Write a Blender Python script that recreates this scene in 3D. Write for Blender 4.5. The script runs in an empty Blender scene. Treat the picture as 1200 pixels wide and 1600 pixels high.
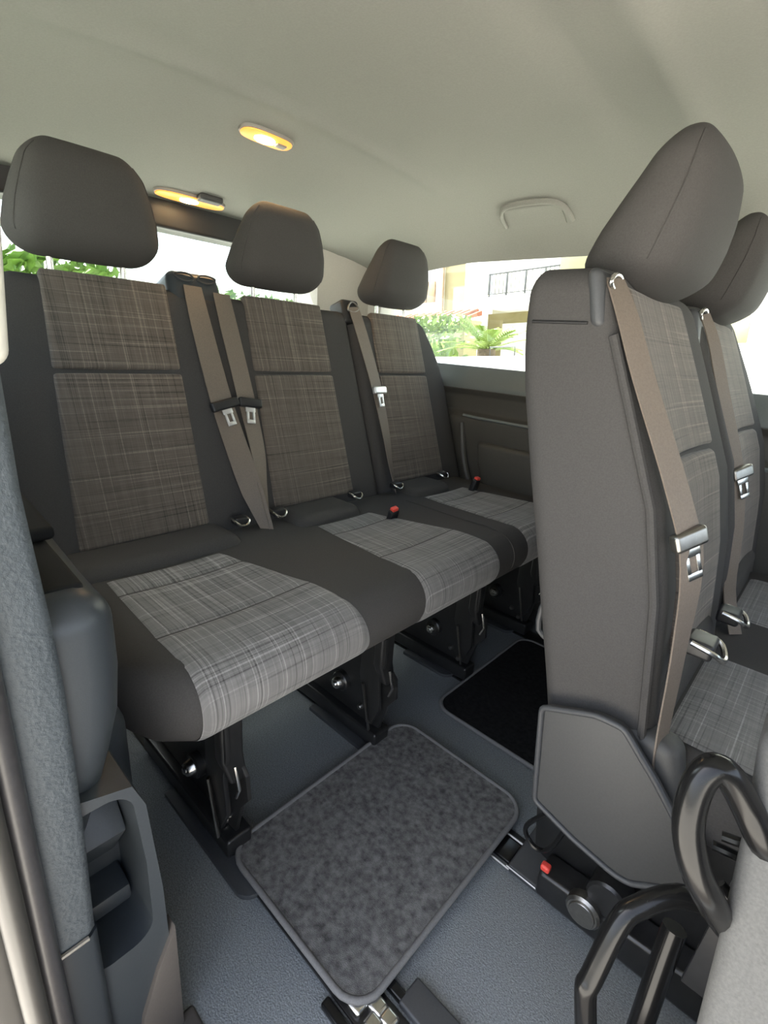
import bpy, bmesh, math, random
from mathutils import Vector, Matrix
random.seed(7)
SC = bpy.context.scene
COL = SC.collection

# ------------------------------------------------------------------ camera
cam_d = bpy.data.cameras.new('camera')
cam_d.sensor_fit = 'VERTICAL'
cam_d.sensor_height = 36.0
cam_d.lens = 777.92 / 1600 * 36.0
cam_d.clip_start = 0.02
cam = bpy.data.objects.new('camera', cam_d)
COL.objects.link(cam)
RX = Vector((0.72977787, 0.68011697, 0.06975075))
DN = Vector((0.26653702, -0.1890727, -0.94509763))
FW = Vector((-0.62958898, 0.70830249, -0.31925742))
cam.matrix_world = Matrix(((RX.x, -DN.x, -FW.x, 0.0), (RX.y, -DN.y, -FW.y, -0.889),
                           (RX.z, -DN.z, -FW.z, 0.93), (0, 0, 0, 1)))
SC.camera = cam

# ------------------------------------------------------------------ world, sun, exposure
w = bpy.data.worlds.new('world')
SC.world = w
w.use_nodes = True
nt = w.node_tree
nt.nodes.clear()
wo = nt.nodes.new('ShaderNodeOutputWorld')
bg = nt.nodes.new('ShaderNodeBackground')
sky = nt.nodes.new('ShaderNodeTexSky')
sky.sky_type = 'NISHITA'
sky.sun_disc = False
sky.sun_elevation = math.radians(58)
sky.sun_rotation = math.radians(250)
sky.air_density = 1.0
sky.dust_density = 3.0
sky.ozone_density = 1.0
bg.inputs['Strength'].default_value = 0.42
hsv = nt.nodes.new('ShaderNodeHueSaturation')      # hazy summer sky
hsv.inputs['Saturation'].default_value = 0.55
nt.links.new(sky.outputs[0], hsv.inputs['Color'])
nt.links.new(hsv.outputs[0], bg.inputs['Color'])
nt.links.new(bg.outputs[0], wo.inputs['Surface'])
sun_d = bpy.data.lights.new('sun', 'SUN')
sun_d.energy = 20.0
sun_d.angle = math.radians(0.6)
sun_d.color = (1.0, 0.96, 0.88)
sun = bpy.data.objects.new('sun', sun_d)
COL.objects.link(sun)
sun.rotation_euler = Vector((0.50, 0.22, -0.95)).to_track_quat('-Z', 'Y').to_euler()


def portal(name, loc, direction, sx, sy):
    d = bpy.data.lights.new(name, 'AREA')
    d.shape = 'RECTANGLE'
    d.size, d.size_y = sx, sy
    d.cycles.is_portal = True
    o = bpy.data.objects.new(name, d)
    COL.objects.link(o)
    o.location = loc
    o.rotation_euler = Vector(direction).to_track_quat('-Z', 'Z').to_euler()


SC.view_settings.view_transform = 'Standard'
SC.view_settings.look = 'None'
SC.view_settings.gamma = 1.0
SC.view_settings.use_curve_mapping = False
SC.view_settings.exposure = 1.2
SC.cycles.use_denoising = True
SC.cycles.max_bounces = 8
SC.cycles.diffuse_bounces = 5
SC.cycles.transparent_max_bounces = 12
SC.cycles.sample_clamp_indirect = 8.0
SC.cycles.caustics_reflective = False
SC.cycles.caustics_refractive = False

# ------------------------------------------------------------------ materials
def srgb(*c):
    return tuple(((v / 255 / 12.92) if v / 255 <= 0.04045 else ((v / 255 + 0.055) / 1.055) ** 2.4) for v in c) + (1.0,)


def base_mat(name, col, rough=0.6, metal=0.0, spec=0.5):
    m = bpy.data.materials.new(name)
    m.use_nodes = True
    b = m.node_tree.nodes['Principled BSDF']
    b.inputs['Base Color'].default_value = col if len(col) == 4 else tuple(col) + (1.0,)
    b.inputs['Roughness'].default_value = rough
    b.inputs['Metallic'].default_value = metal
    b.inputs['Specular IOR Level'].default_value = spec
    return m, m.node_tree, b


def pos_node(t):
    return t.nodes.new('ShaderNodeNewGeometry').outputs['Position']


def noise(t, vec, scale, detail=2.0, rough=0.5):
    n = t.nodes.new('ShaderNodeTexNoise')
    n.inputs['Scale'].default_value = scale
    n.inputs['Detail'].default_value = detail
    n.inputs['Roughness'].default_value = rough
    t.links.new(vec, n.inputs['Vector'])
    return n.outputs['Fac']


def math_n(t, op, a, b=None, clamp=False):
    n = t.nodes.new('ShaderNodeMath')
    n.operation = op
    n.use_clamp = clamp
    for i, v in enumerate((a, b)):
        if v is None:
            continue
        if isinstance(v, (int, float)):
            n.inputs[i].default_value = v
        else:
            t.links.new(v, n.inputs[i])
    return n.outputs[0]


def ramp(t, fac, stops):
    r = t.nodes.new('ShaderNodeValToRGB')
    while len(r.color_ramp.elements) > 1:
        r.color_ramp.elements.remove(r.color_ramp.elements[-1])
    for i, (p, c) in enumerate(stops):
        e = r.color_ramp.elements[0] if i == 0 else r.color_ramp.elements.new(p)
        e.position = p
        e.color = c if len(c) == 4 else tuple(c) + (1.0,)
    t.links.new(fac, r.inputs[0])
    return r.outputs[0]


def bump(t, b, height, strength, dist):
    n = t.nodes.new('ShaderNodeBump')
    n.inputs['Strength'].default_value = strength
    n.inputs['Distance'].default_value = dist
    t.links.new(height, n.inputs['Height'])
    t.links.new(n.outputs[0], b.inputs['Normal'])


def grained(name, col, rough=0.6, scale=300, strength=0.3, dist=0.001, vary=0.15, metal=0.0, spec=0.5, vscale=None):
    """plain colour with a fine grain relief and slight colour variation"""
    m, t, b = base_mat(name, col, rough, metal, spec)
    p = pos_node(t)
    n = noise(t, p, scale, 3)
    c = b.inputs['Base Color'].default_value[:]
    lo = tuple(v * (1 - vary) for v in c[:3])
    hi = tuple(min(1, v * (1 + vary)) for v in c[:3])
    n2 = noise(t, p, vscale or scale * 0.5, 4, 0.6)
    t.links.new(ramp(t, n2, [(0.3, lo), (0.7, hi)]), b.inputs['Base Color'])
    bump(t, b, n, strength, dist)
    return m


def plaid(name, axes, dark, light, freq=1.0):
    """woven plaid: thin broken threads along two axes"""
    m, t, b = base_mat(name, dark, 0.9, 0, 0.25)
    p = pos_node(t)
    s = t.nodes.new('ShaderNodeSeparateXYZ')
    t.links.new(p, s.inputs[0])
    comp = [s.outputs[a] for a in axes]

    def stretched(u, v, su, sv, detail=2.0):
        c = t.nodes.new('ShaderNodeCombineXYZ')
        t.links.new(math_n(t, 'MULTIPLY', u, su * freq), c.inputs[0])
        t.links.new(math_n(t, 'MULTIPLY', v, sv * freq), c.inputs[1])
        return noise(t, c.outputs[0], 1.0, detail, 0.55)
    # woven ground, broken threads, and clusters of long pale and dark lines
    l1 = stretched(comp[0], comp[1], 420, 14)
    l2 = stretched(comp[1], comp[0], 420, 14)
    b1 = stretched(comp[0], comp[1], 75, 2.2)
    b2 = stretched(comp[1], comp[0], 75, 2.2)
    k1 = stretched(comp[0], comp[1], 250, 1.6, 1.0)
    k2 = stretched(comp[1], comp[0], 250, 1.6, 1.0)

    def band(n, lo, hi):
        return math_n(t, 'DIVIDE', math_n(t, 'SUBTRACT', n, lo), hi - lo, clamp=True)
    e = math_n(t, 'ADD', math_n(t, 'MULTIPLY', math_n(t, 'ADD', l1, l2), 0.22), math_n(t, 'MULTIPLY', math_n(t, 'ADD', b1, b2), 0.20))
    pale = math_n(t, 'ADD', math_n(t, 'MULTIPLY', band(k1, 0.60, 0.68), l2), math_n(t, 'MULTIPLY', band(k2, 0.60, 0.68), l1))
    deep = math_n(t, 'ADD', math_n(t, 'MULTIPLY', band(k1, 0.40, 0.32), l2), math_n(t, 'MULTIPLY', band(k2, 0.40, 0.32), l1))
    e = math_n(t, 'ADD', e, math_n(t, 'MULTIPLY', pale, 0.55))
    e = math_n(t, 'SUBTRACT', e, math_n(t, 'MULTIPLY', deep, 0.30))
    col = ramp(t, e, [(0.15, dark), (0.48, tuple(d * .55 + l * .45 for d, l in zip(dark, light))), (0.95, light)])
    t.links.new(col, b.inputs['Base Color'])
    bump(t, b, e, 0.25, 0.001)
    b.inputs['Sheen Weight'].default_value = 0.15
    return m


def glass_mat():
    m = bpy.data.materials.new('window_glass')
    m.use_nodes = True
    t = m.node_tree
    t.nodes.clear()
    o = t.nodes.new('ShaderNodeOutputMaterial')
    mix = t.nodes.new('ShaderNodeMixShader')
    tr = t.nodes.new('ShaderNodeBsdfTransparent')
    tr.inputs[0].default_value = (0.90, 0.95, 0.93, 1)
    gl = t.nodes.new('ShaderNodeBsdfGlossy')
    gl.inputs['Roughness'].default_value = 0.02
    mix.inputs[0].default_value = 0.06
    t.links.new(tr.outputs[0], mix.inputs[1])
    t.links.new(gl.outputs[0], mix.inputs[2])
    t.links.new(mix.outputs[0], o.inputs[0])
    return m


def emit_mat(name, col, strength):
    m, t, b = base_mat(name, col, 0.4)
    b.inputs['Emission Color'].default_value = tuple(col) + (1.0,)
    b.inputs['Emission Strength'].default_value = strength
    return m


M = {}
M['ceiling'] = grained('headliner_fabric', (0.30, 0.297, 0.27), 0.95, 500, 0.25, 0.0008, 0.05, spec=0.1)
M['pillar'] = grained('grey_pillar_plastic', (0.50, 0.48, 0.44), 0.6, 400, 0.2, 0.0006, 0.04)
M['cream'] = grained('cream_trim_plastic', (0.62, 0.60, 0.54), 0.5, 300, 0.15, 0.0005, 0.04)
M['fabric'] = grained('black_seat_fabric', (0.056, 0.0535, 0.0515), 0.88, 900, 0.35, 0.0008, 0.12, spec=0.3)
M['plaid_back'] = plaid('plaid_upright_warm_lit', (1, 2), (0.040, 0.035, 0.031), (0.235, 0.198, 0.165))  # warm brown tone paints lamp light on the backrests
M['plaid_seat'] = plaid('plaid_flat_door_lit', (1, 0), (0.050, 0.049, 0.048), (0.38, 0.37, 0.36))  # same cloth, colour made paler for door light on the cushions
M['belt'] = grained('seat_belt_webbing', (0.15, 0.122, 0.098), 0.6, 700, 0.3, 0.0006, 0.12)
M['plastic'] = grained('dark_grained_plastic', (0.048, 0.050, 0.053), 0.5, 700, 0.2, 0.0005, 0.08)
M['shell'] = grained('side_shield_plastic', (0.053, 0.053, 0.052), 0.6, 700, 0.2, 0.0005, 0.08)
M['console'] = grained('console_plastic', (0.034, 0.040, 0.046), 0.40, 800, 0.15, 0.0004, 0.06)
M['pillar_tex'] = grained('textured_pillar_trim', (0.068, 0.080, 0.090), 0.6, 230, 0.9, 0.0016, 0.08)
M['matte'] = grained('matte_black_plastic', (0.012, 0.012, 0.012), 0.7, 600, 0.15, 0.0004, 0.1, spec=0.15)
M['ledge'] = grained('window_ledge_plastic', (0.16, 0.18, 0.18), 0.38, 700, 0.1, 0.0004, 0.06)  # pale teal-grey paints the window light reflected along the belt line
M['far_panel'] = grained('far_panel_glare_tint', (0.066, 0.063, 0.056), 0.5, 700, 0.2, 0.0005, 0.08)  # black-grey plastic, colour lightened and browned to imitate window glare
M['black'] = grained('black_plastic', (0.018, 0.018, 0.019), 0.42, 600, 0.15, 0.0004, 0.1)
M['gloss'] = grained('gloss_black_paint', (0.008, 0.008, 0.008), 0.2, 60, 0.03, 0.0003, 0.1, spec=0.3)
M['rubber'] = grained('rubber_seal', (0.05, 0.048, 0.05), 0.35, 300, 0.15, 0.0005, 0.1)
M['bracket'] = grained('black_steel', (0.016, 0.016, 0.016), 0.30, 120, 0.12, 0.0005, 0.2)
M['steel'] = grained('bright_steel', (0.62, 0.61, 0.58), 0.25, 200, 0.08, 0.0003, 0.05, metal=1.0)
M['greysteel'] = grained('grey_steel', (0.30, 0.29, 0.27), 0.35, 200, 0.1, 0.0003, 0.1, metal=1.0)
M['satin'] = grained('satin_tongue_metal', (0.72, 0.71, 0.70), 0.35, 200, 0.05, 0.0003, 0.05, metal=0.7)
M['red'] = grained('red_button_plastic', (0.75, 0.07, 0.05), 0.45, 200, 0.05, 0.0003, 0.05)
M['carpet'] = grained('floor_covering', (0.198, 0.212, 0.219), 0.62, 420, 1.0, 0.002, 0.35, vscale=330)
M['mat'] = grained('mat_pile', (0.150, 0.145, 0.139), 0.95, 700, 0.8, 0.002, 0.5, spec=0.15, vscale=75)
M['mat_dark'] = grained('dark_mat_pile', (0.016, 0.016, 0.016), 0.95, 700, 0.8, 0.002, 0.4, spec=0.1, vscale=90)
M['binding'] = grained('mat_binding', (0.17, 0.165, 0.16), 0.8, 900, 0.3, 0.0006, 0.15)
M['sill'] = grained('sill_plastic', (0.075, 0.066, 0.060), 0.55, 400, 0.1, 0.0004, 0.06)
M['paint'] = grained('body_paint', (0.055, 0.052, 0.047), 0.4, 5, 0.0, 0.0003, 0.02)
M['slab'] = grained('folded_seat_fabric', (0.098, 0.097, 0.092), 0.85, 800, 0.3, 0.0008, 0.15)
M['glass'] = glass_mat()
M['lens'] = emit_mat('lamp_lens', (1.0, 0.36, 0.06), 0.5)
M['bulb'] = emit_mat('lamp_bulb', (1.0, 0.74, 0.36), 25.0)
M['lampframe'] = grained('lamp_frame_plastic', (0.30, 0.28, 0.25), 0.4, 300, 0.05, 0.0003, 0.03)


# ------------------------------------------------------------------ mesh builder
OFF = Vector((0, 0, 0))


class MB:
    """collects shapes (in scene coordinates) and links them as one mesh object"""

    def __init__(self):
        self.bm = bmesh.new()

    def add(self, verts, faces, f=None):
        vs = []
        for v in verts:
            v = Vector(v)
            if f:
                v = Vector(f(v))
            vs.append(self.bm.verts.new(v))
        for fc in faces:
            try:
                self.bm.faces.new([vs[i] for i in fc])
            except ValueError:
                pass
        return self

    def rbox(self, lo, hi, r=0.01, n=(4, 4, 4), seg=3, f=None):
        """rounded box from lo to hi; f maps its points"""
        lo, hi = Vector(lo), Vector(hi)
        c, h = (lo + hi) / 2, (hi - lo) / 2
        r = min(r, h.x * .999, h.y * .999, h.z * .999)

        def ticks(hh, k):
            a = [-hh + r * (1 - math.tan(math.pi / 4 * (1 - i / seg))) for i in range(seg + 1)]
            mid = [-(hh - r) + 2 * (hh - r) * i / k for i in range(1, k)]
            return a + mid + [-x for x in reversed(a)]
        T = [ticks(h[i], n[i]) for i in range(3)]
        pts, index, faces = [], {}, []

        def vid(p):
            key = tuple(round(x, 6) for x in p)
            if key not in index:
                p = Vector(p)
                q = Vector([max(-h[i] + r, min(h[i] - r, p[i])) for i in range(3)])
                d = p - q
                if d.length > 1e-9:
                    p = q + d.normalized() * r
                index[key] = len(pts)
                pts.append(c + p)
            return index[key]
        for ax in range(3):
            a, b = (ax + 1) % 3, (ax + 2) % 3
            for sgn in (-1, 1):
                for i in range(len(T[a]) - 1):
                    for j in range(len(T[b]) - 1):
                        q = []
                        for (ii, jj) in ((i, j), (i + 1, j), (i + 1, j + 1), (i, j + 1)):
                            p = [0, 0, 0]
                            p[ax], p[a], p[b] = sgn * h[ax], T[a][ii], T[b][jj]
                            q.append(vid(p))
                        faces.append(q if sgn > 0 else q[::-1])
        return self.add(pts, faces, f)

    def tube(self, pts, r, k=10, smooth=0, closed=False, flat=1.0):
        pts = [Vector(p) for p in pts]
        if smooth:
            pts = catmull(pts, smooth, closed)
        n = len(pts)
        rings = []
        up = None
        for i, p in enumerate(pts):
            if closed:
                t = pts[(i + 1) % n] - pts[i - 1]
            else:
                t = pts[min(i + 1, n - 1)] - pts[max(i - 1, 0)]
            t.normalize()
            if up is None:
                up = t.orthogonal().normalized()
            up = (up - t * up.dot(t)).normalized()
            sd = t.cross(up)
            rr = r[i * len(r) // n] if isinstance(r, (list, tuple)) else r
            rings.append([p + (up * math.cos(a) * flat + sd * math.sin(a)) * rr for a in [2 * math.pi * j / k for j in range(k)]])
        verts = [v for rg in rings for v in rg]
        faces = []
        m = n if closed else n - 1
        for i in range(m):
            for j in range(k):
                a, b = i * k + j, i * k + (j + 1) % k
                c2, d = ((i + 1) % n) * k + (j + 1) % k, ((i + 1) % n) * k + j
                faces.append([a, b, c2, d])
        if not closed:
            faces.append(list(range(k))[::-1])
            faces.append([(n - 1) * k + j for j in range(k)])
        return self.add(verts, faces)

    def prism(self, poly, axis, a, b, f=None):
        """extrude a 2D polygon along axis from a to b (2D coordinates are the other two axes in order)"""
        vs = []
        for t in (a, b):
            for p in poly:
                v = list(p)
                v.insert(axis, t)
                vs.append(v)
        n = len(poly)
        faces = [[i, (i + 1) % n, n + (i + 1) % n, n + i] for i in range(n)] + [list(range(n))[::-1], list(range(n, 2 * n))]
        return self.add(vs, faces, f)

    def cyl(self, p0, p1, r0, r1=None, k=18, bevel=0.0):
        p0, p1 = Vector(p0), Vector(p1)
        r1 = r0 if r1 is None else r1
        t = (p1 - p0)
        L = t.length
        t.normalize()
        u = t.orthogonal().normalized()
        s = t.cross(u)
        bv = min(bevel, L / 2.01)
        prof = [(0, r0 - bv), (bv, r0), (L - bv, r1), (L, r1 - bv)] if bv else [(0, r0), (L, r1)]
        verts, faces = [], []
        for (d, r) in prof:
            for j in range(k):
                a = 2 * math.pi * j / k
                verts.append(p0 + t * d + (u * math.cos(a) + s * math.sin(a)) * r)
        for i in range(len(prof) - 1):
            for j in range(k):
                faces.append([i * k + j, i * k + (j + 1) % k, (i + 1) * k + (j + 1) % k, (i + 1) * k + j])
        faces.append(list(range(k))[::-1])
        faces.append([(len(prof) - 1) * k + j for j in range(k)])
        return self.add(verts, faces)

    def ribbon(self, pts, wdirs, width, th=0.0022, smooth=4):
        """flat webbing along pts; wdirs = direction of its width at each point"""
        pts = [Vector(p) for p in pts]
        wd = [Vector(d) for d in (wdirs if isinstance(wdirs, list) else [wdirs] * len(pts))]
        ws = width if isinstance(width, list) else [width] * len(pts)
        P = catmull(pts, smooth)
        n = len(P)
        verts, faces = [], []
        for i, p in enumerate(P):
            t = P[min(i + 1, n - 1)] - P[max(i - 1, 0)]
            t.normalize()
            x = i / (n - 1) * (len(pts) - 1)
            k = min(int(x), len(pts) - 2)
            d = wd[k].lerp(wd[k + 1], x - k)
            wv = ws[k] * (1 - (x - k)) + ws[k + 1] * (x - k)
            d = (d - t * d.dot(t)).normalized()
            nn = t.cross(d)
            for a, b in ((-.5, -.5), (.5, -.5), (.5, .5), (-.5, .5)):
                verts.append(p + d * a * wv + nn * b * th)
        for i in range(n - 1):
            for j in range(4):
                faces.append([i * 4 + j, i * 4 + (j + 1) % 4, i * 4 + 4 + (j + 1) % 4, i * 4 + 4 + j])
        faces += [[3, 2, 1, 0], [4 * n - 4, 4 * n - 3, 4 * n - 2, 4 * n - 1]]
        return self.add(verts, faces)

    def grid(self, fn, us, vs, thick=None):
        """surface fn(u, v) over lists us, vs; thick = vector that gives it depth"""
        nu, nv = len(us), len(vs)
        top = [Vector(fn(u, v)) for u in us for v in vs]
        faces = [[i * nv + j, (i + 1) * nv + j, (i + 1) * nv + j + 1, i * nv + j + 1] for i in range(nu - 1) for j in range(nv - 1)]
        if thick is None:
            return self.add(top, faces)
        N = len(top)
        tv = Vector(thick)
        verts = top + [p + tv for p in top]
        fs = [f[::-1] for f in faces] + [[N + q for q in f] for f in faces]
        border = [(i, 0) for i in range(nu)] + [(nu - 1, j) for j in range(1, nv)] + [(i, nv - 1) for i in range(nu - 2, -1, -1)] + [(0, j) for j in range(nv - 2, 0, -1)]
        ids = [i * nv + j for i, j in border]
        for a, b in zip(ids, ids[1:] + ids[:1]):
            fs.append([a, b, N + b, N + a])
        return self.add(verts, fs)

    def build(self, name, mat, parent=None, sharp=40, sub=0, bevel=0.0):
        bm = self.bm
        bmesh.ops.recalc_face_normals(bm, faces=bm.faces)
        if bevel:
            es = [e for e in bm.edges if len(e.link_faces) == 2 and e.calc_face_angle(0) > math.radians(30)]
            bmesh.ops.bevel(bm, geom=es, offset=bevel, segments=2, profile=0.6, affect='EDGES', clamp_overlap=True)
        for v in bm.verts:
            v.co -= OFF
        me = bpy.data.meshes.new(name)
        bm.to_mesh(me)
        bm.free()
        me.polygons.foreach_set('use_smooth', [True] * len(me.polygons))
        me.set_sharp_from_angle(angle=math.radians(sharp))
        me.materials.append(mat if not isinstance(mat, str) else M[mat])
        o = bpy.data.objects.new(name, me)
        COL.objects.link(o)
        if parent:
            o.parent = parent
        else:
            o.location = OFF
        if sub:
            s = o.modifiers.new('subsurf', 'SUBSURF')
            s.levels = s.render_levels = sub
        return o


def catmull(pts, k, closed=False):
    out, n = [], len(pts)
    rng = n if closed else n - 1
    for i in range(rng):
        if closed:
            p0, p1, p2, p3 = pts[i - 1], pts[i], pts[(i + 1) % n], pts[(i + 2) % n]
        else:
            p0, p1, p2, p3 = pts[max(i - 1, 0)], pts[i], pts[i + 1], pts[min(i + 2, n - 1)]
        for j in range(k):
            t = j / k
            out.append(0.5 * ((2 * p1) + (p2 - p0) * t + (2 * p0 - 5 * p1 + 4 * p2 - p3) * t * t + (3 * p1 - p0 - 3 * p2 + p3) * t ** 3))
    if not closed:
        out.append(pts[-1].copy())
    return out


def root(name, loc, label, cat, group=None):
    global OFF
    o = bpy.data.objects.new(name, None)
    o.empty_display_size = 0.05
    COL.objects.link(o)
    o.location = loc
    OFF = Vector(loc)
    o['label'] = label
    o['category'] = cat
    if group:
        o['group'] = group
    return o


def tag(o, label, cat, group=None, kind=None):
    o['label'] = label
    o['category'] = cat
    if group:
        o['group'] = group
    if kind:
        o['kind'] = kind
    return o


def struct(o, label=None):
    o['kind'] = 'structure'
    if label:
        o['label'] = label
    return o


def free():
    global OFF
    OFF = Vector((0, 0, 0))


def lin(a, b, n):
    return [a + (b - a) * i / (n - 1) for i in range(n)]


def interp(x, xs, ys):
    if x <= xs[0]:
        return ys[0]
    for i in range(len(xs) - 1):
        if x <= xs[i + 1]:
            t = (x - xs[i]) / (xs[i + 1] - xs[i])
            return ys[i] + (ys[i + 1] - ys[i]) * t
    return ys[-1]


def sstep(a, b, x):
    t = max(0, min(1, (x - a) / (b - a)))
    return t * t * (3 - 2 * t)


# ================================================================== THE VAN'S SHELL
free()
# ceiling: headliner, crowned, dropping to the tailgate and to both window lines
def ceil_z(x, y):
    z0 = 1.430 - 0.112 * sstep(1.15, 1.86, -x)
    side = (abs(y) / 0.83)
    drop = 0.055 * side ** 2 + 0.115 * side ** 7
    w_ = 1 - sstep(0.45, 0.70, abs(y))      # roof bows press two soft ridges into the headliner
    z0 -= w_ * (0.009 * math.exp(-((x + 1.14) / 0.028) ** 2) + 0.010 * math.exp(-((x + 0.395) / 0.035) ** 2) - 0.007 * math.exp(-((x + 0.52) / 0.04) ** 2))
    return z0 - drop * (1 - 0.25 * sstep(1.2, 1.86, -x))


b = MB()
b.grid(lambda x, y: (x, y, ceil_z(x, y)), lin(-1.86, 0.0, 125) + lin(0.05, 1.7, 16), lin(-0.845, 0.845, 49), (0, 0, 0.05))
struct(b.build('ceiling', 'ceiling', sharp=60))

# floor
b = MB()
b.grid(lambda x, y: (x, y, 0.0), lin(-1.86, 1.7, 4), lin(-0.78, 0.80, 4), (0, 0, -0.03))
floor = struct(b.build('floor', 'carpet'))

# far side wall (driver's side of the cabin)
b = MB()
b.prism([(0.80, 0.0), (0.785, 0.25), (0.775, 0.60), (0.765, 0.672), (0.768, 0.684), (0.80, 0.700), (0.802, 0.765), (0.785, 0.785),
         (0.790, 0.800), (0.822, 0.866), (0.93, 0.866), (0.93, -0.03), (0.80, -0.03)], 0, -1.86, 1.7)
wall_far = struct(b.build('wall_far', 'far_panel', sharp=35, bevel=0.006))
b = MB()
b.prism([(0.784, 0.788), (0.786, 0.806), (0.818, 0.872), (0.87, 0.872), (0.87, 0.80), (0.81, 0.785)], 0, -1.84, 1.69)
b.build('window_ledge', 'ledge', wall_far, bevel=0.005)
b = MB()
b.tube([(-1.10, 0.772, 0.690), (-1.04, 0.765, 0.688), (1.2, 0.765, 0.676)], 0.0055, 8)
b.build('armrest_highlight', 'ledge', wall_far)  # pale lip stands in for light caught along the armrest
b = MB()
b.rbox((-1.02, 0.755, 0.30), (-0.74, 0.80, 0.60), 0.02, f=lambda p: (p[0] + 0.16 * ((0.60 - p[2]) / 0.3) ** 2, p[1], p[2]))
b.build('pocket_panel', 'far_panel', wall_far)
b = MB()
b.tube([(-1.10, 0.770, 0.66), (-1.06, 0.764, 0.50), (-0.98, 0.764, 0.36), (-0.86, 0.764, 0.28)], 0.012, 8, 6)
b.build('panel_rib', 'far_panel', wall_far)
# upper window frame of the far side, its two windows and the pillars between them
b = MB()
b.rbox((-1.86, 0.838, 1.256), (1.7, 0.93, 1.47), 0.01, (1, 1, 1))
b.build('window_header', 'black', wall_far)


def corner_pillar(y0, y1, x_in, x_out, flip=1):
    """pillar trim with a rounded upper window corner"""
    pts = [(x_out, 0.86), (x_out, 1.40), (x_in + 0.22 * flip, 1.40), (x_in + 0.22 * flip, 1.262)]
    for i in range(7):
        a = math.pi / 2 * i / 6
        pts.append((x_in + 0.22 * flip - flip * (0.02 + 0.18 * math.sin(a)), 1.08 + 0.182 * math.cos(a)))
    pts += [(x_in + 0.015 * flip, 0.95), (x_in + 0.05 * flip, 0.86)]
    return MB().prism(pts, 1, y0, y1)


corner_pillar(0.792, 0.90, -1.62, -1.86).build('pillar_trim', 'pillar', wall_far, bevel=0.008)
b = MB()
b.rbox((-0.50, 0.80, 0.86), (-0.36, 0.90, 1.40), 0.02, (1, 1, 3))
b.build('pillar_trim', 'pillar', wall_far)
b = MB()
b.rbox((0.62, 0.80, 0.86), (0.72, 0.90, 1.40), 0.02, (1, 1, 3))
b.build('pillar_trim', 'pillar', wall_far)
for i, (x0, x1) in enumerate([(-1.70, -0.43), (-0.43, 0.66), (0.66, 1.7)]):
    b = MB()
    b.rbox((x0, 0.868, 0.855), (x1, 0.873, 1.29), 0.002, (1, 1, 1), 1)
    struct(b.build('window_%d' % (i + 1), 'glass'))

# tailgate
b = MB()
b.rbox((-1.93, -0.80, -0.03), (-1.85, 0.80, 0.86), 0.02, (1, 1, 1))
wall_rear = struct(b.build('wall_rear', 'plastic'))
b = MB()
b.rbox((-1.91, -0.93, 1.238), (-1.80, 0.93, 1.47), 0.012, (1, 4, 1))
b.build('tailgate_header', 'black', wall_rear)
for s in (-1, 1):
    b = MB()
    b.prism([(-1.66, s * 0.803), (-1.69, s * 0.785), (-1.72, s * 0.745), (-1.765, s * 0.68), (-1.795, s * 0.60), (-1.90, s * 0.58), (-1.90, s * 0.90), (-1.66, s * 0.90)], 2, 0.30, 1.42)
    b.build('corner_trim', 'pillar', wall_rear, sharp=50)
b = MB()
b.rbox((-1.885, -0.62, 0.85), (-1.880, 0.62, 1.25), 0.002, (1, 1, 1), 1)
struct(b.build('window_4', 'glass'))

# near side wall behind the door opening
NW = [(0.0, -0.722), (0.10, -0.724), (0.28, -0.727), (0.42, -0.736), (0.455, -0.748), (0.475, -0.815), (0.866, -0.835)]
b = MB()
b.prism([(y, z) for z, y in NW] + [(-0.93, 0.866), (-0.93, -0.03), (-0.722, -0.03)], 0, -1.86, -0.462)
wall_near = struct(b.build('wall_near', 'console', sharp=35))
# cup pocket cut into it
cut = MB()
cut.rbox((-0.60, -0.815, 0.215), (-0.40, -0.742, 0.452), 0.026, (2, 2, 2), 4, f=lambda p: (p[0], p[1] - 0.10 * max(0, p[2] - 0.36), p[2]))
co = cut.build('pocket_cutter', 'console')
md = wall_near.modifiers.new('bool', 'BOOLEAN')
md.operation = 'DIFFERENCE'
md.object = co
bpy.context.view_layer.update()
dg = bpy.context.evaluated_depsgraph_get()
nm = bpy.data.meshes.new_from_object(wall_near.evaluated_get(dg))
wall_near.modifiers.clear()
wall_near.data = nm
bpy.data.objects.remove(co)
nm.set_sharp_from_angle(angle=math.radians(35))
b = MB()
b.prism([(-0.598, 0.222), (-0.598, 0.44), (-0.572, 0.44), (-0.505, 0.352), (-0.575, 0.250), (-0.520, 0.244), (-0.517, 0.222)], 1, -0.812, -0.746)
b.build('pocket_step', 'console', wall_near, bevel=0.004)
b = MB()
b.rbox((-1.86, -0.93, 1.235), (1.7, -0.835, 1.47), 0.01, (1, 1, 1))
b.build('window_header', 'black', wall_near)
corner_pillar(-0.90, -0.80, -1.46, -1.86).build('pillar_trim', 'pillar', wall_near, bevel=0.008)
b = MB()
b.rbox((-1.50, -0.873, 0.855), (-0.50, -0.868, 1.29), 0.002, (1, 1, 1), 1)
struct(b.build('window_5', 'glass'))

b = MB()
b.rbox((-1.30, -0.84, 0.0), (-0.56, -0.704, 0.475), 0.05, (2, 2, 2), 4)
b.build('wheel_arch', 'console', wall_near, sharp=60)
b = MB()
b.prism([(-0.7185, 0.205), (-0.745, 0.150), (-0.768, 0.085), (-0.780, 0.006), (-0.7185, 0.006)], 0, -0.480, -0.455)
b.build('step_end', 'sill', wall_near, bevel=0.003)
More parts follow.
